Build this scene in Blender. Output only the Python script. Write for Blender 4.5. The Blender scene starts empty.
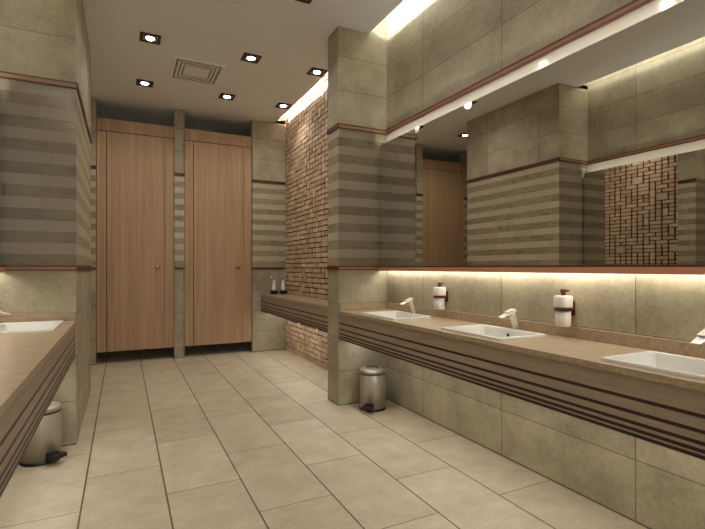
import bpy, bmesh, math, random
from mathutils import Vector, Matrix
R = math.radians
scene = bpy.context.scene
col = scene.collection

# ------------------------------------------------------------------ camera, world, exposure
EYE = 1.26
cam_data = bpy.data.cameras.new('camera')
cam_data.lens = 461.2 / 705 * 36
cam_data.sensor_width = 36
cam_data.shift_y = 3.0 / 705
cam_data.clip_start = 0.02
cam = bpy.data.objects.new('camera', cam_data)
cam.location = (0, 0, EYE)
cam.rotation_euler = (R(90), 0, R(-26.5))
col.objects.link(cam)
scene.camera = cam

world = bpy.data.worlds.new('world')
world.use_nodes = True
world.node_tree.nodes['Background'].inputs[0].default_value = (1.0, 0.94, 0.84, 1)
world.node_tree.nodes['Background'].inputs[1].default_value = 0.8
scene.world = world

scene.view_settings.view_transform = 'Standard'
scene.view_settings.look = 'None'
scene.view_settings.gamma = 1
scene.view_settings.use_curve_mapping = False
scene.view_settings.exposure = 0.36
scene.cycles.max_bounces = 14
scene.cycles.diffuse_bounces = 8
scene.cycles.glossy_bounces = 8
scene.cycles.sample_clamp_indirect = 4.0
scene.cycles.caustics_reflective = False

WARM = (1.0, 0.955, 0.88)
UNDER_FILL = 7.0              # unseen strip added under the counters to brighten the lower walls
SPOT_W = 11.5            # every recessed downlight
COVE = 190.0              # strip in the ceiling coves
LED_LOW = 23.0           # strip below the mirrors
LED_TOP = 14.0

# ------------------------------------------------------------------ main dimensions (metres)
XR, XP, XB, XL = 2.267, 1.759, -0.294, -0.802
YP, YPR, YL, YB, YEND, YREAR = 3.814, 4.057, 5.448, 6.809, 8.3, -2.6
H, HTOP = 3.459, 3.72
CT = 0.867
XM, XML = 2.177, -0.712
COVE_R, COVE_L = 2.072, -0.607
XFAR = -1.52
Z1, Z2, Z3, Z4 = 1.237, 1.274, 2.53, 2.572      # lower trim, upper trim

# ------------------------------------------------------------------ node helpers
def lin(r, g, b):
    f = lambda c: (c / 255 / 12.92) if c / 255 <= 0.04045 else ((c / 255 + 0.055) / 1.055) ** 2.4
    return (f(r), f(g), f(b), 1)

class NT:
    def __init__(self, name):
        self.m = bpy.data.materials.new(name)
        self.m.use_nodes = True
        self.t = self.m.node_tree
        self.b = self.t.nodes['Principled BSDF']
    def n(self, typ, **kw):
        nd = self.t.nodes.new(typ)
        for k, v in kw.items():
            setattr(nd, k, v)
        return nd
    def l(self, a, b):
        self.t.links.new(a, b)
    def put(self, sock, v):
        if isinstance(v, (int, float)):
            sock.default_value = v
        elif isinstance(v, (tuple, list)):
            sock.default_value = v
        else:
            self.l(v, sock)
    def math(self, op, a, b=0.0, c=0.0):
        nd = self.n('ShaderNodeMath', operation=op)
        self.put(nd.inputs[0], a); self.put(nd.inputs[1], b); self.put(nd.inputs[2], c)
        return nd.outputs[0]
    def mix(self, f, a, b):
        nd = self.n('ShaderNodeMix', data_type='RGBA')
        self.put(nd.inputs[0], f); self.put(nd.inputs[6], a); self.put(nd.inputs[7], b)
        return nd.outputs[2]
    def mixf(self, f, a, b):
        nd = self.n('ShaderNodeMix', data_type='FLOAT')
        self.put(nd.inputs[0], f); self.put(nd.inputs[2], a); self.put(nd.inputs[3], b)
        return nd.outputs[0]
    def noise(self, vec, scale, detail=4, rough=0.55):
        nd = self.n('ShaderNodeTexNoise')
        nd.inputs['Scale'].default_value = scale
        nd.inputs['Detail'].default_value = detail
        nd.inputs['Roughness'].default_value = rough
        self.l(vec, nd.inputs['Vector'])
        return nd.outputs[0]
    def white(self, x, y, z=0.0):
        c = self.n('ShaderNodeCombineXYZ')
        self.put(c.inputs[0], x); self.put(c.inputs[1], y); self.put(c.inputs[2], z)
        w = self.n('ShaderNodeTexWhiteNoise', noise_dimensions='3D')
        self.l(c.outputs[0], w.inputs[0])
        return w.outputs[0]
    def scaled(self, vec, s):
        nd = self.n('ShaderNodeVectorMath', operation='MULTIPLY')
        self.l(vec, nd.inputs[0]); nd.inputs[1].default_value = s
        return nd.outputs[0]
    def ramp(self, f, lo, hi):
        nd = self.n('ShaderNodeMapRange')
        self.l(f, nd.inputs[0]); nd.inputs[1].default_value = lo; nd.inputs[2].default_value = hi
        return nd.outputs[0]
    def bump(self, h, strength, dist):
        nd = self.n('ShaderNodeBump')
        nd.inputs['Strength'].default_value = strength
        nd.inputs['Distance'].default_value = dist
        self.l(h, nd.inputs['Height'])
        self.l(nd.outputs[0], self.b.inputs['Normal'])
    def near_edge(self, frac, half):       # 1 where a 0..1 coordinate is within half of an edge
        a = self.math('LESS_THAN', frac, half)
        b = self.math('GREATER_THAN', frac, 1 - half)
        return self.math('MAXIMUM', a, b)

def plain(name, rgb, rough=0.5, metal=0.0, spec=0.5, coat=0.0):
    m = NT(name)
    m.b.inputs['Base Color'].default_value = rgb
    m.b.inputs['Roughness'].default_value = rough
    m.b.inputs['Metallic'].default_value = metal
    m.b.inputs['Specular IOR Level'].default_value = spec
    m.b.inputs['Coat Weight'].default_value = coat
    # a breath of unevenness so that nothing is a flat fill
    pos = m.n('ShaderNodeTexCoord').outputs['Object']
    nz = m.noise(pos, 35, 3)
    dark = tuple(c * 0.9 for c in rgb[:3]) + (1,)
    m.l(m.mix(nz, dark, rgb), m.b.inputs['Base Color'])
    return m.m

def glow(name, rgb, strength):
    m = bpy.data.materials.new(name)
    m.use_nodes = True
    t = m.node_tree
    t.nodes.clear()
    e = t.nodes.new('ShaderNodeEmission'); o = t.nodes.new('ShaderNodeOutputMaterial')
    e.inputs[0].default_value = tuple(rgb) + (1,); e.inputs[1].default_value = strength
    t.links.new(e.outputs[0], o.inputs[0])
    return m

def wall_tile(name, base_a, base_b, light_a, light_b, dark_a, dark_b, rough, band_rough, coat):
    m = NT(name)
    g = m.n('ShaderNodeNewGeometry')
    sp = m.n('ShaderNodeSeparateXYZ'); m.l(g.outputs['Position'], sp.inputs[0])
    sn = m.n('ShaderNodeSeparateXYZ'); m.l(g.outputs['True Normal'], sn.inputs[0])
    x, y, z = sp.outputs
    side = m.math('GREATER_THAN', m.math('ABSOLUTE', sn.outputs[0]), 0.5)
    u = m.mixf(side, m.math('SUBTRACT', x, XP - 0.1), m.math('SUBTRACT', y, 1.414))
    uu = m.math('DIVIDE', u, 0.9)
    fu = m.math('FRACT', m.math('ADD', uu, 20.0))
    upper = m.math('GREATER_THAN', z, Z3)
    lower = m.math('LESS_THAN', z, Z2)
    band = m.math('SUBTRACT', 1.0, m.math('MAXIMUM', upper, lower))
    zz = m.math('DIVIDE', m.math('SUBTRACT', z, m.math('MULTIPLY', upper, Z4)), 0.31)
    fz = m.math('FRACT', m.math('ADD', zz, 0.0))
    joint = m.math('MAXIMUM', m.near_edge(fu, 0.003), m.near_edge(fz, 0.008))
    joint = m.math('MAXIMUM', joint, m.math('LESS_THAN', z, 0.011))
    # large tiles
    pos = g.outputs['Position']
    n1 = m.ramp(m.noise(pos, 3.2, 6, 0.65), 0.3, 0.7)
    n2 = m.ramp(m.noise(pos, 38, 4, 0.7), 0.25, 0.75)
    tone = m.white(m.math('FLOOR', uu), m.math('FLOOR', zz), side)
    f = m.math('ADD', m.math('MULTIPLY', n1, 0.5), m.math('MULTIPLY', n2, 0.3))
    f = m.math('ADD', f, m.math('MULTIPLY', tone, 0.2))
    big = m.mix(f, base_a, base_b)
    # striped band: pale row above a darker row, eight times
    row = m.math('DIVIDE', m.math('SUBTRACT', Z3, z), 0.0785)
    k = m.math('FLOOR', row)
    odd = m.math('MODULO', m.math('ADD', k, 0.0), 2.0)
    shift = m.math('MULTIPLY', m.white(k, 3.3), 1.0)
    su = m.math('ADD', m.math('DIVIDE', u, 0.31), shift)
    cell = m.white(m.math('FLOOR', su), k, 7.0)
    st = m.scaled(pos, (5, 5, 60))
    streak = m.ramp(m.noise(st, 2.2, 5, 0.7), 0.3, 0.7)
    blot = m.ramp(m.noise(m.scaled(pos, (7, 7, 26)), 1.3, 3, 0.6), 0.55, 0.68)
    pale = m.mix(m.math('MULTIPLY', m.math('ADD', streak, cell), 0.5), light_a, light_b)
    dk = m.mix(m.math('ADD', m.math('MULTIPLY', m.math('ADD', streak, cell), 0.26), m.math('MULTIPLY', blot, 0.48)), dark_a, dark_b)
    stripes = m.mix(odd, pale, dk)
    fr = m.math('FRACT', row)
    rj = m.math('MAXIMUM', m.math('MULTIPLY', m.near_edge(fr, 0.012), 0.5),
                m.math('MULTIPLY', m.near_edge(m.math('FRACT', m.math('ADD', su, 20.0)), 0.004), 0.6))
    stripes = m.mix(rj, stripes, lin(70, 52, 34))
    big = m.mix(m.math('MULTIPLY', joint, 0.75), big, lin(74, 54, 34))
    m.l(m.mix(band, big, stripes), m.b.inputs['Base Color'])
    m.l(m.mixf(band, rough, band_rough), m.b.inputs['Roughness'])
    m.l(m.math('MULTIPLY', band, coat), m.b.inputs['Coat Weight'])
    m.b.inputs['Coat Roughness'].default_value = 0.02
    jj = m.mixf(band, joint, rj)
    hgt = m.math('SUBTRACT', m.math('MULTIPLY', n2, 0.12), jj)
    m.bump(hgt, 0.35, 0.003)
    return m.m

M = {}
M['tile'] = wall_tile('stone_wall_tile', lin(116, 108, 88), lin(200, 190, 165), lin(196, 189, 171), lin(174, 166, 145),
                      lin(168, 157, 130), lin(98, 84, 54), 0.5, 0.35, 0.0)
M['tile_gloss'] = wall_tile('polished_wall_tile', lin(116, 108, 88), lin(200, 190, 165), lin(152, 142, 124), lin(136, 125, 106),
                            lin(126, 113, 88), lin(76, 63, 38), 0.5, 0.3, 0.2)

def floor_mat():
    m = NT('stone_floor_tile')
    g = m.n('ShaderNodeNewGeometry')
    sp = m.n('ShaderNodeSeparateXYZ'); m.l(g.outputs['Position'], sp.inputs[0])
    x, y, z = sp.outputs
    c = m.math('ADD', m.math('DIVIDE', m.math('SUBTRACT', x, -0.194), 0.412), 20.0)
    ci = m.math('FLOOR', c); fc = m.math('FRACT', c)
    odd = m.math('MODULO', ci, 2.0)       # columns starting at x0 are even
    r = m.math('ADD', m.math('DIVIDE', m.math('SUBTRACT', y, 3.173), 0.832), 20.0)
    r = m.math('ADD', r, m.math('MULTIPLY', odd, 0.5))
    ri = m.math('FLOOR', r); fr = m.math('FRACT', r)
    pos = g.outputs['Position']
    n1 = m.ramp(m.noise(pos, 4.5, 6, 0.65), 0.3, 0.7)
    n2 = m.ramp(m.noise(pos, 60, 4, 0.7), 0.25, 0.75)
    n3 = m.ramp(m.noise(m.scaled(pos, (1.0, 2.2, 1)), 9, 5, 0.7), 0.3, 0.7)
    tone = m.white(ci, ri)
    f = m.math('ADD', m.math('MULTIPLY', n1, 0.35), m.math('MULTIPLY', n2, 0.3))
    f = m.math('ADD', f, m.math('ADD', m.math('MULTIPLY', tone, 0.2), m.math('MULTIPLY', n3, 0.15)))
    base = m.mix(f, lin(160, 147, 123), lin(232, 219, 195))
    long_j = m.near_edge(fc, 0.0105)
    cross_j = m.near_edge(fr, 0.0036)
    base = m.mix(m.math('MULTIPLY', cross_j, 0.8), base, lin(84, 66, 38))
    base = m.mix(m.math('MULTIPLY', long_j, 0.92), base, lin(82, 38, 14))
    m.l(base, m.b.inputs['Base Color'])
    m.b.inputs['Roughness'].default_value = 0.48
    hgt = m.math('SUBTRACT', m.math('MULTIPLY', n2, 0.1), m.math('MAXIMUM', long_j, cross_j))
    m.bump(hgt, 0.3, 0.003)
    return m.m
M['floor'] = floor_mat()

def plaster(name, rgb):
    m = NT(name)
    pos = m.n('ShaderNodeNewGeometry').outputs['Position']
    n = m.noise(pos, 26, 5, 0.7)
    m.l(m.mix(n, tuple(c * 0.93 for c in rgb[:3]) + (1,), rgb), m.b.inputs['Base Color'])
    m.b.inputs['Roughness'].default_value = 0.85
    m.bump(n, 0.08, 0.002)
    return m.m
M['ceiling'] = plaster('ceiling_plaster', lin(246, 249, 252))
M['grey_plaster'] = plaster('stall_plaster', lin(190, 186, 170))

def wood(name, a, b, dark, gloss=0.4):
    m = NT(name)
    pos = m.n('ShaderNodeTexCoord').outputs['Object']
    fine = m.ramp(m.noise(m.scaled(pos, (130, 130, 1.6)), 1, 4, 0.7), 0.3, 0.7)
    wide = m.ramp(m.noise(m.scaled(pos, (16, 16, 0.5)), 1, 5, 0.6), 0.3, 0.7)
    base = m.mix(m.math('ADD', m.math('MULTIPLY', fine, 0.55), m.math('MULTIPLY', wide, 0.45)), a, b)
    spx = m.n('ShaderNodeSeparateXYZ'); m.l(pos, spx.inputs[0])
    fx = m.math('FRACT', m.math('ADD', m.math('DIVIDE', spx.outputs[0], 0.1015), 20.0))
    line = m.near_edge(fx, 0.018)
    base = m.mix(m.math('MULTIPLY', line, 0.35), base, dark)
    m.l(base, m.b.inputs['Base Color'])
    m.b.inputs['Roughness'].default_value = gloss
    m.bump(fine, 0.1, 0.001)
    return m.m
M['wood'] = wood('door_wood', lin(150, 119, 90), lin(204, 171, 137), lin(112, 80, 54))
M['groove'] = plain('door_groove', lin(62, 32, 20), 0.7)

def counter_stone(name, a, b, stretch, rough):
    m = NT(name)
    pos = m.n('ShaderNodeNewGeometry').outputs['Position']
    n = m.ramp(m.noise(m.scaled(pos, stretch), 1, 6, 0.7), 0.28, 0.72)
    n2 = m.ramp(m.noise(pos, 90, 3, 0.6), 0.3, 0.7)
    f = m.math('ADD', m.math('MULTIPLY', n, 0.7), m.math('MULTIPLY', n2, 0.3))
    m.l(m.mix(f, a, b), m.b.inputs['Base Color'])
    m.b.inputs['Roughness'].default_value = rough
    m.bump(n2, 0.05, 0.001)
    return m.m
M['worktop'] = counter_stone('worktop_stone', lin(140, 120, 96), lin(192, 172, 146), (9, 45, 45), 0.35)
M['apron'] = counter_stone('apron_laminate', lin(136, 121, 106), lin(172, 155, 138), (6, 6, 60), 0.5)
M['maroon'] = plain('maroon_strip', lin(44, 14, 12), 0.5)
M['trim'] = plain('tan_trim', lin(158, 128, 102), 0.4)
M['trim_dark'] = plain('dark_red_trim', lin(88, 38, 24), 0.45)
M['ledge'] = plain('salmon_ledge', lin(196, 140, 112), 0.4)
M['white'] = plain('white_ceramic', lin(244, 243, 240), 0.35)
M['plastic'] = plain('white_plastic', lin(238, 234, 226), 0.3)
M['maroon_plastic'] = plain('maroon_plastic', lin(86, 22, 18), 0.3)
M['chrome'] = plain('chrome', lin(225, 224, 220), 0.18, 1.0)
M['satin'] = plain('satin_white_metal', lin(236, 230, 218), 0.22, 0.35)
M['steel'] = plain('brushed_steel', lin(178, 171, 156), 0.36, 0.45)
M['black'] = plain('black_plastic', lin(22, 19, 17), 0.4)
M['brass'] = plain('brass', lin(214, 168, 84), 0.22, 1.0)
M['dark_frame'] = plain('dark_brown_frame', lin(44, 26, 18), 0.4)
M['lamp_ring'] = plain('lamp_ring_brown', lin(96, 60, 42), 0.3, 0.5)
M['vent'] = plain('vent_white', lin(248, 250, 252), 0.5)
M['vent_back'] = plain('vent_slot_shade', lin(150, 146, 138), 0.7)  # recess shade between the louvres put into this grey
M['vent_highlight'] = plain('vent_highlight_white', lin(250, 250, 250), 0.35)
mm = NT('mirror_silver')
mm.b.inputs['Base Color'].default_value = (0.80, 0.79, 0.75, 1)
mm.b.inputs['Metallic'].default_value = 1.0
mm.b.inputs['Roughness'].default_value = 0.0
M['mirror'] = mm.m
M['lamp'] = glow('lamp_glow', (1.0, 0.93, 0.8), 30.0)
M['cove'] = glow('cove_glow', (1.0, 0.95, 0.83), COVE)
M['led_low'] = glow('led_low_glow', (1.0, 0.95, 0.82), LED_LOW)
M['led_top'] = glow('led_top_glow', (1.0, 0.95, 0.84), LED_TOP)
M['under_fill'] = glow('under_fill_glow', (1.0, 0.95, 0.84), UNDER_FILL)
M['led_body'] = plain('led_profile', lin(200, 200, 195), 0.5)

def mosaic_mat():
    m = NT('mosaic_stone')
    g = m.n('ShaderNodeNewGeometry')
    rnd = g.outputs['Random Per Island']
    n = m.ramp(m.noise(g.outputs['Position'], 28, 4, 0.7), 0.3, 0.7)
    a = m.mix(rnd, lin(190, 162, 132), lin(228, 206, 178))
    m.l(m.mix(m.math('MULTIPLY', n, 0.4), a, lin(170, 142, 114)), m.b.inputs['Base Color'])
    m.b.inputs['Roughness'].default_value = 0.6
    m.bump(n, 0.2, 0.003)
    return m.m
M['mosaic'] = mosaic_mat()
M['mosaic_back'] = plain('mosaic_mortar', lin(82, 25, 16), 0.9)

# ------------------------------------------------------------------ mesh helpers
def quad_box(bm, x0, x1, y0, y1, z0, z1, mi=0, skip=()):
    v = [bm.verts.new(p) for p in ((x0, y0, z0), (x1, y0, z0), (x1, y1, z0), (x0, y1, z0),
                                   (x0, y0, z1), (x1, y0, z1), (x1, y1, z1), (x0, y1, z1))]
    F = {'-z': (3, 2, 1, 0), '+z': (4, 5, 6, 7), '-y': (0, 1, 5, 4), '+x': (1, 2, 6, 5), '+y': (2, 3, 7, 6), '-x': (3, 0, 4, 7)}
    for key, ix in F.items():
        if key in skip: continue
        f = bm.faces.new([v[i] for i in ix]); f.material_index = mi

def obj(name, bm, mats, parent=None, bevel=0.0, smooth=False, kind=None):
    me = bpy.data.meshes.new(name)
    bmesh.ops.recalc_face_normals(bm, faces=bm.faces[:])
    bm.to_mesh(me); bm.free()
    for mt in (mats if isinstance(mats, (list, tuple)) else [mats]):
        me.materials.append(mt)
    o = bpy.data.objects.new(name, me)
    col.objects.link(o)
    if parent: o.parent = parent
    if kind: o['kind'] = kind
    if smooth:
        for p in me.polygons: p.use_smooth = True
    if bevel:
        b = o.modifiers.new('bevel', 'BEVEL'); b.width = bevel; b.segments = 2; b.limit_method = 'ANGLE'
    return o

def boxes(name, lst, mats, parent=None, bevel=0.0, kind=None):
    bm = bmesh.new()
    for b in lst:
        quad_box(bm, *b)
    return obj(name, bm, mats, parent, bevel, kind=kind)

def lathe(bm, prof, seg=32, mtx=None, mi=0, cap=True, sx=1.0, sy=1.0):
    rings = []
    for r, z in prof:
        ring = []
        for i in range(seg):
            a = 2 * math.pi * i / seg
            p = Vector((r * sx * math.cos(a), r * sy * math.sin(a), z))
            ring.append(bm.verts.new(mtx @ p if mtx else p))
        rings.append(ring)
    for a, b in zip(rings, rings[1:]):
        for i in range(seg):
            f = bm.faces.new((a[i], a[(i + 1) % seg], b[(i + 1) % seg], b[i])); f.material_index = mi; f.smooth = True
    if cap:
        for ring in (rings[0][::-1], rings[-1]):
            f = bm.faces.new(ring); f.material_index = mi

def torus(bm, cx, cy, z, r, t, seg=40, tseg=10, mi=0):
    g = []
    for i in range(seg):
        a = 2 * math.pi * i / seg
        g.append([bm.verts.new((cx + (r + t * math.cos(b)) * math.cos(a), cy + (r + t * math.cos(b)) * math.sin(a), z + t * math.sin(b)))
                  for b in [2 * math.pi * j / tseg for j in range(tseg)]])
    for i in range(seg):
        for j in range(tseg):
            f = bm.faces.new((g[i][j], g[(i + 1) % seg][j], g[(i + 1) % seg][(j + 1) % tseg], g[i][(j + 1) % tseg]))
            f.smooth = True; f.material_index = mi

def tube(bm, pts, rad, seg=12, mi=0):
    rings = []
    pts = [Vector(p) for p in pts]
    for i, p in enumerate(pts):
        d = (pts[min(i + 1, len(pts) - 1)] - pts[max(i - 1, 0)]).normalized()
        q = d.to_track_quat('Z', 'Y')
        r = rad[i] if isinstance(rad, (list, tuple)) else rad
        rings.append([bm.verts.new(p + q @ Vector((r * math.cos(2 * math.pi * k / seg), r * math.sin(2 * math.pi * k / seg), 0))) for k in range(seg)])
    for a, b in zip(rings, rings[1:]):
        for k in range(seg):
            f = bm.faces.new((a[k], a[(k + 1) % seg], b[(k + 1) % seg], b[k])); f.smooth = True; f.material_index = mi
    bm.faces.new(rings[0][::-1]).material_index = mi
    bm.faces.new(rings[-1]).material_index = mi

def thing(name, label, cat, loc=(0, 0, 0), rz=0.0, group=None):
    o = bpy.data.objects.new(name, None)
    o.empty_display_size = 0.1
    o.location = loc; o.rotation_euler = (0, 0, rz)
    col.objects.link(o)
    o['label'] = label; o['category'] = cat
    if group: o['group'] = group
    return o

def copy_tree(o, parent=None):
    c = o.copy(); col.objects.link(c)
    if parent: c.parent = parent
    for ch in list(o.children):
        copy_tree(ch, c)
    return c

def dup(src, loc, label, rz=None):
    c = copy_tree(src)
    c.location = loc; c['label'] = label
    if rz is not None: c.rotation_euler = (0, 0, rz)
    return c

# ------------------------------------------------------------------ the room shell
boxes('floor', [(XFAR - 0.15, XR + 0.15, YREAR - 0.15, YEND + 0.15, -0.12, 0)], M['floor'], kind='structure')
boxes('ceiling', [
    (COVE_L, COVE_R, YREAR, YP, H, H + 0.05),
    (XFAR, COVE_R, YP, YB, H, H + 0.05),
    (XFAR, XR, YB, YEND, H, H + 0.05),
    (XFAR - 0.15, XR + 0.15, YREAR - 0.15, YEND + 0.15, HTOP, HTOP + 0.1)], M['ceiling'], kind='structure')
boxes('wall_right', [(XR, XR + 0.15, YREAR - 0.15, YEND + 0.15, 0, HTOP)], M['tile'], kind='structure')
boxes('wall_left', [(XL - 0.15, XL, YREAR - 0.15, YP, 0, HTOP)], M['tile'], kind='structure')
boxes('wall_far_left', [(XFAR - 0.15, XFAR, YL, YEND + 0.15, 0, HTOP)], M['tile'], kind='structure')
boxes('wall_stall_back', [(XFAR, XR, YEND, YEND + 0.15, 0, HTOP)], M['grey_plaster'], kind='structure')
def pier(name, x0, x1, y0, y1):
    """a wall end: plain stone tile with its striped band, the side towards the basins polished"""
    bm = bmesh.new()
    quad_box(bm, x0, x1, y0, y1, 0, HTOP)
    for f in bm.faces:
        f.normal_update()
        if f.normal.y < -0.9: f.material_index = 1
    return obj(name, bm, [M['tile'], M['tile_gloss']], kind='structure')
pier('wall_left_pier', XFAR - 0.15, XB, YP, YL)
pier('wall_right_partition', XP, XR, YP, YPR)
# stall front: the dividers and the piece of wall to the right of the doors
DIV = [(XFAR, -1.385), (-0.438, -0.307), (0.643, 0.774), (1.731, XR)]
for i, (a, b) in enumerate(DIV):
    y1 = YEND if i else YB + 0.1
    boxes('wall_stall_divider' if i < 3 else 'wall_back', [(a, b, YB, YB + 0.1, 0, HTOP if i == 3 else H + 0.05)], M['tile'], kind='structure')
    if i in (1, 2):
        boxes('wall_stall_partition', [(a + 0.03, b - 0.03, YB + 0.1, YEND, 0, H)], M['grey_plaster'], kind='structure')

# red-brown trims along the walls (a tan fillet between two dark red lines)
def trim_run(name, axis, face, a0, a1, z0, z1, sign, depth=0.012, solid=False):
    e = 0.0085
    lst = []
    def put(zz0, zz1, d, mi):
        lo, hi = sorted((face, face + sign * d))
        if axis == 'x': lst.append((a0, a1, lo, hi, zz0, zz1, mi))     # runs along x, stands out in y
        else: lst.append((lo, hi, a0, a1, zz0, zz1, mi))
    if solid:
        put(z0, z1, depth, 1)
    else:
        put(z0 + e, z1 - e, depth * 0.7, 0)
        put(z0, z0 + e, depth, 1); put(z1 - e, z1, depth, 1)
    return boxes(name, lst, [M['trim'], M['trim_dark']], kind='structure')
n = 0
def T(*a, **k):
    global n
    n += 1
    trim_run('trim_%d' % n, *a, **k)
for z0, z1, rng in ((Z3, Z4, 1), (Z1, Z2, 0)):
    T('x', YP, XP, XR, z0, z1, -1)                       # right partition, front
    T('y', XP, YP - 0.012, YPR, z0, z1, -1, solid=True)  # right partition, end
    T('x', YP, XL, XB, z0, z1, -1)
    T('y', XB, YP - 0.012, YL, z0, z1, 1, solid=True)
    for a, b in DIV:
        T('x', YB, a, b if b < XR else XR - 0.035, z0, z1 if rng else z1 - 0.012, -1, solid=True)
T('y', XR, YREAR, YP - 0.012, Z3, Z4, -1, depth=0.022)
T('y', XL, YREAR, YP - 0.012, Z3, Z4, 1, depth=0.022)

M['lacquer'] = plain('polished_white_band', lin(206, 200, 186), 0.12, coat=1.0)
boxes('trim_white_right', [(XR - 0.004, XR, YREAR, YP - 0.0005, 2.395, Z3)], M['lacquer'], kind='structure')
boxes('trim_white_left', [(XL, XL + 0.004, YREAR, YP - 0.0005, 2.395, Z3)], M['lacquer'], kind='structure')
# mosaic feature wall on the right, beyond the partition
def mosaic():
    random.seed(7)
    uy, uz, gy, gz = 0.1, 0.066, 0.026, 0.014
    y0, y1, z0, z1 = YPR, YB, 0.0, H + 0.24
    ny, nz = int((y1 - y0) / uy), int((z1 - z0) / uz)
    uy, uz = (y1 - y0) / ny, (z1 - z0) / nz
    used = [[False] * nz for _ in range(ny)]
    bm = bmesh.new()
    quad_box(bm, XR - 0.012, XR, y0, y1, z0, z1, 1)
    for j in range(nz):
        for i in range(ny):
            if used[i][j]: continue
            w, h = random.choices([(1, 1), (2, 1), (1, 2), (2, 2), (3, 1)], [9, 4.5, 1.1, 0.08, 0.15])[0]
            while w > 1 and (i + w > ny or any(used[i + k][j] for k in range(w))): w -= 1
            while h > 1 and (j + h > nz or any(used[i + k][j + l] for k in range(w) for l in range(h))): h -= 1
            for k in range(w):
                for l in range(h): used[i + k][j + l] = True
            d = random.uniform(0.02, 0.03)
            q = lambda: random.uniform(-0.002, 0.002)
            quad_box(bm, XR - d, XR - 0.0125, y0 + i * uy + gy / 2 + q(), y0 + (i + w) * uy - gy / 2 + q(),
                     z0 + j * uz + gz / 2 + q(), z0 + (j + h) * uz - gz / 2 + q(), 0)
    return obj('wall_mosaic', bm, [M['mosaic'], M['mosaic_back']], kind='structure')
mosaic()

# ------------------------------------------------------------------ light strips in the ceiling coves
def cove_strip(label, x, ys, face):
    t = thing('cove_light', label, 'strip light', (x, (ys[0] + ys[1]) / 2, H + 0.05), 0, 'strip lights in the ceiling coves')
    hl = (ys[1] - ys[0]) / 2
    boxes('light_profile', [(-0.02, 0.02, -hl, hl, 0, 0.02)], M['led_body'], t)
    bm = bmesh.new(); quad_box(bm, -0.015, 0.015, -hl + 0.01, hl - 0.01, 0.02, 0.035)
    obj('light_strip', bm, M['cove'], t)
cove_strip('warm strip light in the ceiling cove above the right mirror wall', COVE_R - 0.085, (YREAR + 0.05, YP - 0.02), 1)
cove_strip('warm strip light in the ceiling cove above the mosaic wall', COVE_R - 0.085, (YPR + 0.02, YB - 0.02), 1)
cove_strip('warm strip light in the ceiling cove above the left mirror wall', COVE_L + 0.085, (YREAR + 0.05, YP - 0.02), -1)

# ------------------------------------------------------------------ toilet cubicle doors
def make_door(label):
    w, z0, z1, d = 0.947, 0.155, 3.21, 0.04
    g = 0.003
    t = thing('cubicle_door', label, 'door', (0.1695, YB + 0.02, 0), 0, 'tall wooden cubicle doors')
    x0, x1 = -w / 2 + g, w / 2 - g
    sl, sr, rail = -w / 2 + 0.119, w / 2 - 0.127, 3.046
    gr = 0.009
    boxes('door_frame', [(x0, x1, 0.012, d, z0, z1)], M['groove'], t)
    boxes('top_rail', [(x0, x1, 0, 0.012, rail + gr / 2, z1)], M['wood'], t, 0.002)
    boxes('side_stile', [(x0, sl - gr / 2, 0, 0.012, z0, rail - gr / 2)], M['wood'], t, 0.002)
    boxes('side_stile', [(sr + 0.002, x1, 0, 0.012, z0, rail - gr / 2)], M['wood'], t, 0.002)
    boxes('door_panel', [(sl + gr / 2, sr - 0.002, 0, 0.012, z0, rail - gr / 2)], M['wood'], t, 0.002)
    bm = bmesh.new()
    mt = Matrix.Translation((0.258, 0, 1.262)) @ Matrix.Rotation(R(90), 4, 'X')
    lathe(bm, [(0.022, 0), (0.022, 0.004), (0.010, 0.008), (0.009, 0.02), (0.021, 0.028), (0.029, 0.042), (0.024, 0.058), (0.009, 0.065)], 24, mt)
    k = obj('door_knob', bm, M['brass'], t, smooth=True); k['label'] = 'round brass knob'
    return t
d1 = make_door('tall wooden cubicle door beside the left wall pier')
dup(d1, (1.2525, YB + 0.02, 0), 'tall wooden cubicle door next to the mosaic wall corner')
dup(d1, (-0.9115, YB + 0.02, 0), 'tall wooden cubicle door behind the left pier, seen only in the right mirror')

# ------------------------------------------------------------------ mirrors with light strips above and below
def make_mirror(label, sgn, xw, xm, y0, y1):
    """sgn = +1 for the right wall: glass faces -x"""
    t = thing('wall_mirror', label, 'mirror', (xw, (y0 + y1) / 2, 1.23), 0, 'long wall mirrors')
    hl = (y1 - y0) / 2
    dx = abs(xw - xm)
    def bx(nm, a, b, z0, z1, mat, ya=-hl, yb=hl, parent=t):
        lo, hi = sorted((-sgn * a, -sgn * b))
        return boxes(nm, [(lo, hi, ya, yb, z0 - 1.23, z1 - 1.23)], mat, parent)
    bx('mirror_glass', dx - 0.006, dx, 1.272, 2.416, M['mirror'])
    bx('backing_board', dx - 0.02, dx - 0.006, 1.275, 2.36, M['dark_frame'])
    for k in range(4):
        yy = -hl + 0.3 + k * (2 * hl - 0.6) / 3
        bx('wall_bracket', 0.0, dx - 0.02, 1.5, 2.2, M['led_body'], yy - 0.02, yy + 0.02)
    lg = bx('bottom_ledge', dx - 0.02, dx + 0.012, 1.229, 1.262, M['ledge']); lg['label'] = 'salmon coloured ledge'
    bx('bottom_edge', dx - 0.02, dx + 0.006, 1.262, 1.272, M['trim_dark'])
    s = bx('lower_light_housing', 0.012, dx - 0.02, 1.25, 1.28, M['led_body'])
    bx('lower_light_strip', 0.026, 0.044, 1.244, 1.25, M['led_low'])
    bx('upper_light_housing', 0.012, dx - 0.006, 2.36, 2.385, M['led_body'])
    bx('upper_light_strip', 0.064, 0.082, 2.385, 2.39, M['led_top'])
    bx('light_shield', 0.052, 0.056, 2.385, 2.396, M['led_body'])  # unseen lip added to hold the uplight off the wall band
    return t
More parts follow.
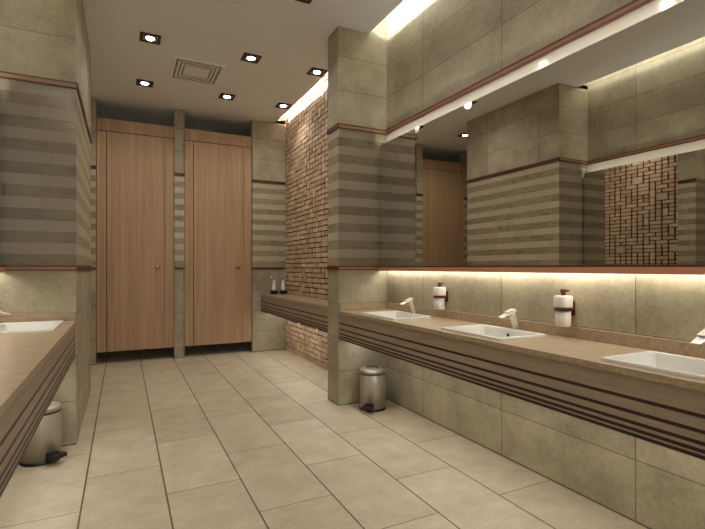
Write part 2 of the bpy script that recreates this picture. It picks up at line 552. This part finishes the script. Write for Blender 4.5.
make_mirror('long wall mirror above the right counter with three basins', 1, XR, XM, -0.5, YP - 0.014)
make_mirror('wall mirror above the left counter, its edge at the far left', -1, XL, XML, -0.5, YP - 0.014)

# ------------------------------------------------------------------ counters
BAS_X, BAS_Y, BAS_H = 0.175, 0.262, 0.12          # half sizes of a basin, depth
APRON = [0.753, 0.700, 0.660, 0.634, 0.613]       # heights of the maroon strips (for a 0.867 top)
def make_counter(label, sgn, xw, xf, y0, y1, top, basins, splash, ret_end):
    t = thing('vanity_counter', label, 'counter', (0, 0, 0), 0, 'wall-hung stone counters with striped aprons')
    th = 0.028
    zb = top - 0.262
    lo, hi = sorted((xw, xf))
    # worktop with a cut-out for every basin
    bm = bmesh.new()
    ys = [y0]
    for (bx_, by_) in basins:
        ys += [by_ - BAS_Y + 0.012, by_ + BAS_Y - 0.012]
    ys.append(y1)
    xs = [lo, hi] if not basins else [lo, basins[0][0] - BAS_X + 0.012, basins[0][0] + BAS_X - 0.012, hi]
    cells = {(i, j) for i in range(len(xs) - 1) for j in range(len(ys) - 1) if not (i == 1 and j % 2 == 1)}
    for i, j in cells:
        skip = [k for k, c in (('-x', (i - 1, j)), ('+x', (i + 1, j)), ('-y', (i, j - 1)), ('+y', (i, j + 1))) if c in cells]
        quad_box(bm, xs[i], xs[i + 1], ys[j], ys[j + 1], top - th, top, 0, skip)
    bmesh.ops.remove_doubles(bm, verts=bm.verts[:], dist=1e-5)
    obj('worktop', bm, M['worktop'], t)
    # apron with maroon strips let into it, and the underside
    f0, f1 = xf + sgn * 0.008, xf + sgn * 0.036
    lst = []
    edges = [top - th]
    for h in [h - 0.867 + top for h in APRON]:
        edges += [h + 0.007, h - 0.007]
    edges.append(zb)
    a, b = sorted((f0, f1))
    for i in range(len(edges) - 1):
        if i % 2 == 0:
            lst.append((a, b, y0, y1, edges[i + 1], edges[i]))
    boxes('apron', lst, M['apron'], t)
    c, d = sorted((f0 + sgn * 0.0004, f1))
    for i in range(1, len(edges) - 1, 2):
        s = boxes('apron_strip', [(c, d, y0, y1, edges[i + 1], edges[i])], M['maroon'], t)
        s['label'] = 'dark maroon strip'
    c, d = sorted((f1, xw))
    boxes('underside', [(c, d, y0, y1, zb + 0.004, zb + 0.02)], M['apron'], t)
    c, d = sorted((f1 + sgn * 0.10, f1 + sgn * 0.16))
    boxes('added_under_light', [(c, d, y0 + 0.1, y1 - 0.05, zb + 0.001, zb + 0.004)], M['under_fill'], t)  # glowing strip added out of sight to light the lower wall
    if splash:
        s0, s1 = sorted((xw, xw - sgn * 0.022))
        boxes('backsplash', [(s0, s1, y0, y1, top, top + 0.062)], M['worktop'], t, 0.002)
        if ret_end:
            s0, s1 = sorted((xw - sgn * 0.022, xf + sgn * 0.004))
            boxes('end_splash', [(s0, s1, y1 - 0.022, y1, top, top + 0.062)], M['worktop'], t, 0.002)
    return t
RB = [(1.985, 1.02), (1.985, 2.115), (1.985, 3.205)]
LTOP = 0.885
LB = [(-0.535, 3.46)]
make_counter('long stone counter with three basins under the right mirror', 1, XR - 0.002, XP, -0.5, YP - 0.002, CT, RB, True, True)
make_counter('stone counter with one basin at the left edge', -1, XL + 0.002, XB, -0.5, YP - 0.002, LTOP, LB, True, True)
make_counter('stone counter without basins along the mosaic wall', 1, XR - 0.05, 1.852, YPR + 0.002, YB - 0.002, CT, [], False, False)

# ------------------------------------------------------------------ basins (rim, bowl, drain, overflow)
def make_basin(label):
    t = thing('wash_basin', label, 'basin', (RB[0][0], RB[0][1], CT), 0, 'rectangular white basins')
    bm = bmesh.new()
    def ring(hx, hy, z, r, n=5):
        out = []
        for cx, cy, a0 in ((hx - r, hy - r, 0), (-hx + r, hy - r, 90), (-hx + r, -hy + r, 180), (hx - r, -hy + r, 270)):
            for k in range(n):
                a = R(a0 + 90 * k / (n - 1))
                out.append(bm.verts.new((cx + r * math.cos(a), cy + r * math.sin(a), z)))
        return out
    ix, iy = BAS_X - 0.024, BAS_Y - 0.026
    rings = [ring(ix - 0.03, iy - 0.03, -BAS_H - 0.012, 0.03), ring(BAS_X - 0.014, BAS_Y - 0.014, -0.03, 0.03),
             ring(BAS_X - 0.014, BAS_Y - 0.014, 0.0005, 0.012), ring(BAS_X, BAS_Y, 0.0005, 0.012), ring(BAS_X, BAS_Y, 0.011, 0.012),
             ring(BAS_X - 0.003, BAS_Y - 0.003, 0.013, 0.012), ring(ix, iy, 0.012, 0.014), ring(ix - 0.004, iy - 0.004, 0.001, 0.018),
             ring(ix - 0.018, iy - 0.02, -0.07, 0.03), ring(ix - 0.03, iy - 0.035, -BAS_H + 0.012, 0.04), ring(ix - 0.06, iy - 0.07, -BAS_H, 0.05)]
    for a, b in zip(rings, rings[1:]):
        for i in range(len(a)):
            bm.faces.new((a[i], a[(i + 1) % len(a)], b[(i + 1) % len(a)], b[i]))
    bm.faces.new(rings[-1]); bm.faces.new(rings[0][::-1])
    o = obj('bowl', bm, M['white'], t)
    for p in o.data.polygons: p.use_smooth = False
    bm = bmesh.new()
    lathe(bm, [(0.024, -BAS_H + 0.0005), (0.024, -BAS_H + 0.004), (0.017, -BAS_H + 0.005), (0.014, -BAS_H + 0.002)], 24)
    obj('drain', bm, M['chrome'], t)
    bm = bmesh.new()
    lathe(bm, [(0.011, 0), (0.011, 0.003), (0.008, 0.004)], 16, Matrix.Translation((ix - 0.009, 0, -0.024)) @ Matrix.Rotation(R(-102), 4, 'Y'))
    ov = obj('overflow_hole', bm, M['black'], t); ov['label'] = 'small dark overflow hole'
    return t
b0 = make_basin('nearest white basin in the right counter, cut by the picture edge')
dup(b0, (RB[1][0], RB[1][1], CT), 'middle white basin in the right counter')
dup(b0, (RB[2][0], RB[2][1], CT), 'farthest white basin in the right counter, next to the partition')
dup(b0, (LB[0][0], LB[0][1], LTOP), 'white basin in the left counter', math.pi)

# ------------------------------------------------------------------ faucets: leaning post with a flat spout
def make_faucet(label):
    t = thing('basin_faucet', label, 'faucet', (2.196, RB[0][1], CT + 0.002), 0, 'leaning mixer faucets')
    bm = bmesh.new()
    lathe(bm, [(0.026, 0), (0.026, 0.004), (0.02, 0.009)], 24)
    obj('base_flange', bm, M['chrome'], t)
    bm = bmesh.new()
    tube(bm, [(0, 0, 0.006), (-0.018, 0, 0.05), (-0.035, 0, 0.095), (-0.042, 0, 0.112)], [0.02, 0.019, 0.019, 0.02], 20)
    obj('faucet_body', bm, M['satin'], t)
    bm = bmesh.new()                                   # flat spout, wide and thin, sloping down to its tip
    quad_box(bm, -0.1, 0.022, -0.024, 0.024, -0.007, 0.005)
    for v in bm.verts:
        if v.co.x < -0.05: v.co.y *= 0.8; v.co.z *= 0.6
    tilt = Matrix.Translation((-0.043, 0, 0.118)) @ Matrix.Rotation(R(-20), 4, 'Y')
    bmesh.ops.transform(bm, verts=bm.verts[:], matrix=tilt)
    obj('spout', bm, M['satin'], t, 0.004)
    bm = bmesh.new()
    quad_box(bm, -0.045, 0.018, -0.019, 0.019, 0.0075, 0.014)
    quad_box(bm, -0.012, 0.01, -0.01, 0.01, 0.004, 0.008)
    bmesh.ops.transform(bm, verts=bm.verts[:], matrix=tilt)
    obj('lever', bm, M['satin'], t, 0.002)
    return t
f0 = make_faucet('faucet over the nearest basin, only its spout in the picture')
f0.location.y = 1.045
dup(f0, (2.196, RB[1][1], CT + 0.002), 'leaning faucet over the middle basin of the right counter')
dup(f0, (2.2, RB[2][1] + 0.045, CT + 0.002), 'leaning faucet over the farthest basin, next to the partition')
dup(f0, (-0.748, LB[0][1], LTOP + 0.002), 'faucet over the basin in the left counter, its tip at the picture edge', math.pi)

# ------------------------------------------------------------------ wall soap dispensers
def make_dispenser(label):
    t = thing('soap_dispenser', label, 'soap dispenser', (XR, 1.812, 0.93), 0, 'wall soap dispensers over the right counter')
    c = Matrix.Translation((-0.058, 0, 0))
    bm = bmesh.new()
    lathe(bm, [(0.036, 0.0), (0.041, 0.003), (0.041, 0.092)], 32, c)
    obj('bottle', bm, M['plastic'], t)
    bm = bmesh.new()
    lathe(bm, [(0.048, 0.108), (0.049, 0.112), (0.049, 0.165), (0.045, 0.172), (0.016, 0.174)], 32, c)
    obj('top_cap', bm, M['plastic'], t)
    bm = bmesh.new()
    lathe(bm, [(0.0415, 0.09), (0.051, 0.09), (0.051, 0.11), (0.0415, 0.11)], 32, c)
    quad_box(bm, -0.03, 0, -0.022, 0.022, 0.09, 0.11)
    quad_box(bm, -0.006, 0, -0.03, 0.03, 0.06, 0.14)
    br = obj('wall_bracket', bm, M['maroon_plastic'], t); br['label'] = 'maroon holder ring'
    bm = bmesh.new()
    lathe(bm, [(0.013, 0.174), (0.013, 0.188), (0.017, 0.19), (0.017, 0.207), (0.012, 0.211)], 20, c)
    quad_box(bm, -0.064, -0.052, -0.034, 0, 0.196, 0.205)
    p = obj('pump', bm, M['maroon_plastic'], t); p['label'] = 'maroon pump head'
    return t
s0 = make_dispenser('white soap dispenser with maroon ring between the middle and nearest basins')
s0.location = (XR, 1.785, 0.93)
dup(s0, (XR, 2.91, 0.935), 'white soap dispenser with maroon ring between the farthest and middle basins')

# ------------------------------------------------------------------ pedal bins
def make_bin(label, loc, rz):
    t = thing('pedal_bin', label, 'bin', loc, rz, 'steel pedal bins under the counters')
    bm = bmesh.new()
    lathe(bm, [(0.114, 0.016), (0.114, 0.312), (0.108, 0.318)], 48)
    obj('bin_body', bm, M['steel'], t)
    bm = bmesh.new(); torus(bm, 0, 0, 0.318, 0.1115, 0.0055)
    r_ = obj('rim_band', bm, M['black'], t); r_['label'] = 'black rim line'
    bm = bmesh.new()
    lathe(bm, [(0.1135, 0.322), (0.1135, 0.344), (0.109, 0.352), (0.08, 0.358), (0.03, 0.36)], 48)
    lid = obj('lid', bm, M['steel'], t)
    bm = bmesh.new()
    tube(bm, [(-0.05, 0, 0.356), (-0.047, 0, 0.372), (-0.035, 0, 0.376), (0.035, 0, 0.376), (0.047, 0, 0.372), (0.05, 0, 0.356)], 0.0045, 10)
    obj('lid_handle', bm, M['black'], lid)
    bm = bmesh.new()
    lathe(bm, [(0.118, 0.0), (0.12, 0.003), (0.12, 0.014), (0.115, 0.018)], 48)
    obj('base_ring', bm, M['black'], t)
    bm = bmesh.new()                                   # pedal: stem, tread and hinge block, sticking out towards -y
    quad_box(bm, -0.036, 0.036, -0.14, -0.106, 0.01, 0.07)
    quad_box(bm, -0.024, 0.024, -0.165, -0.12, 0.03, 0.052)
    quad_box(bm, -0.05, 0.05, -0.195, -0.15, 0.04, 0.066)
    p = obj('pedal', bm, M['black'], t, 0.005); p['label'] = 'black foot pedal'
    return t
make_bin('steel pedal bin under the right counter, against the partition', (2.005, 3.62, 0), R(-42))
make_bin('steel pedal bin half hidden under the left counter', (-0.478, 3.62, 0), R(38))

# ------------------------------------------------------------------ two slender bottles on the far counter
def make_bottle(label, loc):
    t = thing('dispenser_bottle', label, 'bottle', loc, 0, 'slender bottles on the far counter')
    boxes('base_block', [(-0.046, 0.046, -0.046, 0.046, 0, 0.055)], M['black'], t, 0.004)
    bm = bmesh.new()
    lathe(bm, [(0.030, 0.055), (0.032, 0.07), (0.029, 0.1), (0.022, 0.14), (0.017, 0.17), (0.014, 0.195), (0.016, 0.207), (0.013, 0.212)], 28)
    obj('bottle_body', bm, M['white'], t)
    bm = bmesh.new()
    tube(bm, [(0, 0, 0.21), (-0.004, 0, 0.23), (-0.016, 0, 0.244), (-0.036, 0, 0.245), (-0.044, 0, 0.236)], [0.009, 0.009, 0.011, 0.01, 0.007], 12)
    obj('nozzle', bm, M['chrome'], t)
    return t
bt = make_bottle('slender white bottle on a black base at the far end, left of the two', (1.985, 6.56, CT))
dup(bt, (2.125, 6.56, CT), 'slender white bottle on a black base at the far end, next to the mosaic wall')

# ------------------------------------------------------------------ ceiling air vent
def make_vent():
    t = thing('ceiling_vent', 'square white air vent in the ceiling between the downlights', 'vent', (0.742, 5.418, H))
    hx, hy = 0.265, 0.30
    def frame(nm, ax, ay, w, z0, z1, mat):
        return boxes(nm, [(-ax, ax, -ay, -ay + w, z0, z1), (-ax, ax, ay - w, ay, z0, z1),
                   (-ax, -ax + w, -ay + w, ay - w, z0, z1), (ax - w, ax, -ay + w, ay - w, z0, z1)], mat, t, 0.003)
    frame('outer_frame', hx, hy, 0.03, -0.014, 0, M['vent'])
    frame('louvre_ring', hx - 0.055, hy - 0.07, 0.022, -0.01, -0.004, M['vent'])
    frame('louvre_ring', hx - 0.095, hy - 0.125, 0.02, -0.01, -0.004, M['vent'])
    boxes('back_plate', [(-hx + 0.035, hx - 0.035, -hy + 0.035, hy - 0.035, -0.004, 0)], M['vent_back'], t)
    boxes('centre_plate', [(-0.135, 0.135, -0.13, 0.13, -0.01, -0.004)], M['vent'], t, 0.003)
    c = boxes('highlight_plate', [(-0.01, 0.115, -0.1, -0.02, -0.018, -0.01)], M['vent_highlight'], t, 0.003)  # white plate put in for the bright highlight on the vent
    c['label'] = 'small white plate for the bright highlight'
make_vent()

# ------------------------------------------------------------------ recessed downlights (each with its own lamp)
spot = bpy.data.lights.new('downlight_lamp', 'SPOT')
spot.energy = SPOT_W; spot.color = WARM
spot.spot_size = R(150); spot.spot_blend = 0.9; spot.shadow_soft_size = 0.045
def make_downlight(label, loc):
    t = thing('recessed_downlight', label, 'downlight', loc, 0, 'square recessed downlights in the ceiling')
    a, w = 0.092, 0.03
    boxes('outer_frame', [(-a, a, -a, -a + w, -0.012, 0), (-a, a, a - w, a, -0.012, 0), (-a, -a + w, -a + w, a - w, -0.012, 0), (a - w, a, -a + w, a - w, -0.012, 0)],
          M['dark_frame'], t, 0.003)
    bm = bmesh.new()
    lathe(bm, [(0.0615, -0.001), (0.0615, -0.008), (0.044, -0.009), (0.04, -0.003)], 28)
    obj('reflector_ring', bm, M['lamp_ring'], t)
    bm = bmesh.new()
    lathe(bm, [(0.039, -0.002), (0.039, -0.009), (0.026, -0.014), (0.01, -0.016)], 28)
    obj('lamp_lens', bm, M['lamp'], t)
    l = bpy.data.objects.new('downlight_lamp', spot)
    l.location = (0, 0, -0.04); l.parent = t
    col.objects.link(l)
    return t
dl = make_downlight('recessed downlight before the left cubicle door, nearer to the camera', (0.237, 4.815, H))
for x, y, lb in (
    (0.237, 6.02, 'recessed downlight directly before the left cubicle door'),
    (1.205, 4.80, 'recessed downlight before the right cubicle door, nearer to the camera'),
    (1.200, 6.02, 'recessed downlight directly before the right cubicle door'),
    (1.955, 4.815, 'recessed downlight at the mosaic cove edge, close to the partition'),
    (1.955, 6.02, 'recessed downlight at the mosaic cove edge, close to the back wall'),
    (-0.733, 6.02, 'recessed downlight behind the left pier, seen in the right mirror'),
    (0.5, 3.5, 'added downlight over the aisle just before the left pier, above the picture'),  # aisle lamps from here on are added above the frame for light
    (1.3, 3.5, 'added downlight over the aisle just before the partition, above the picture'),
    (0.5, 2.25, 'added downlight over the left side of the aisle level with the middle basin'),
    (1.3, 2.25, 'added downlight over the right side of the aisle level with the middle basin'),
    (0.5, 1.0, 'added downlight over the left side of the aisle level with the nearest basin'),
    (1.3, 1.0, 'added downlight over the right side of the aisle level with the nearest basin')):
    dup(dl, (x, y, H), lb)

# an unseen dim downlight added inside every cubicle to brighten its gaps
dim = spot.copy(); dim.energy = 0.8
for x, lb in ((0.17, 'added fill downlight inside the cubicle behind the left door'),
              (1.25, 'added fill downlight inside the cubicle behind the right door'),
              (-0.91, 'added fill downlight inside the cubicle behind the door beyond the left pier')):
    c = dup(dl, (x, 7.95, H), lb)
    for ch in c.children:
        if ch.type == 'LIGHT': ch.data = dim
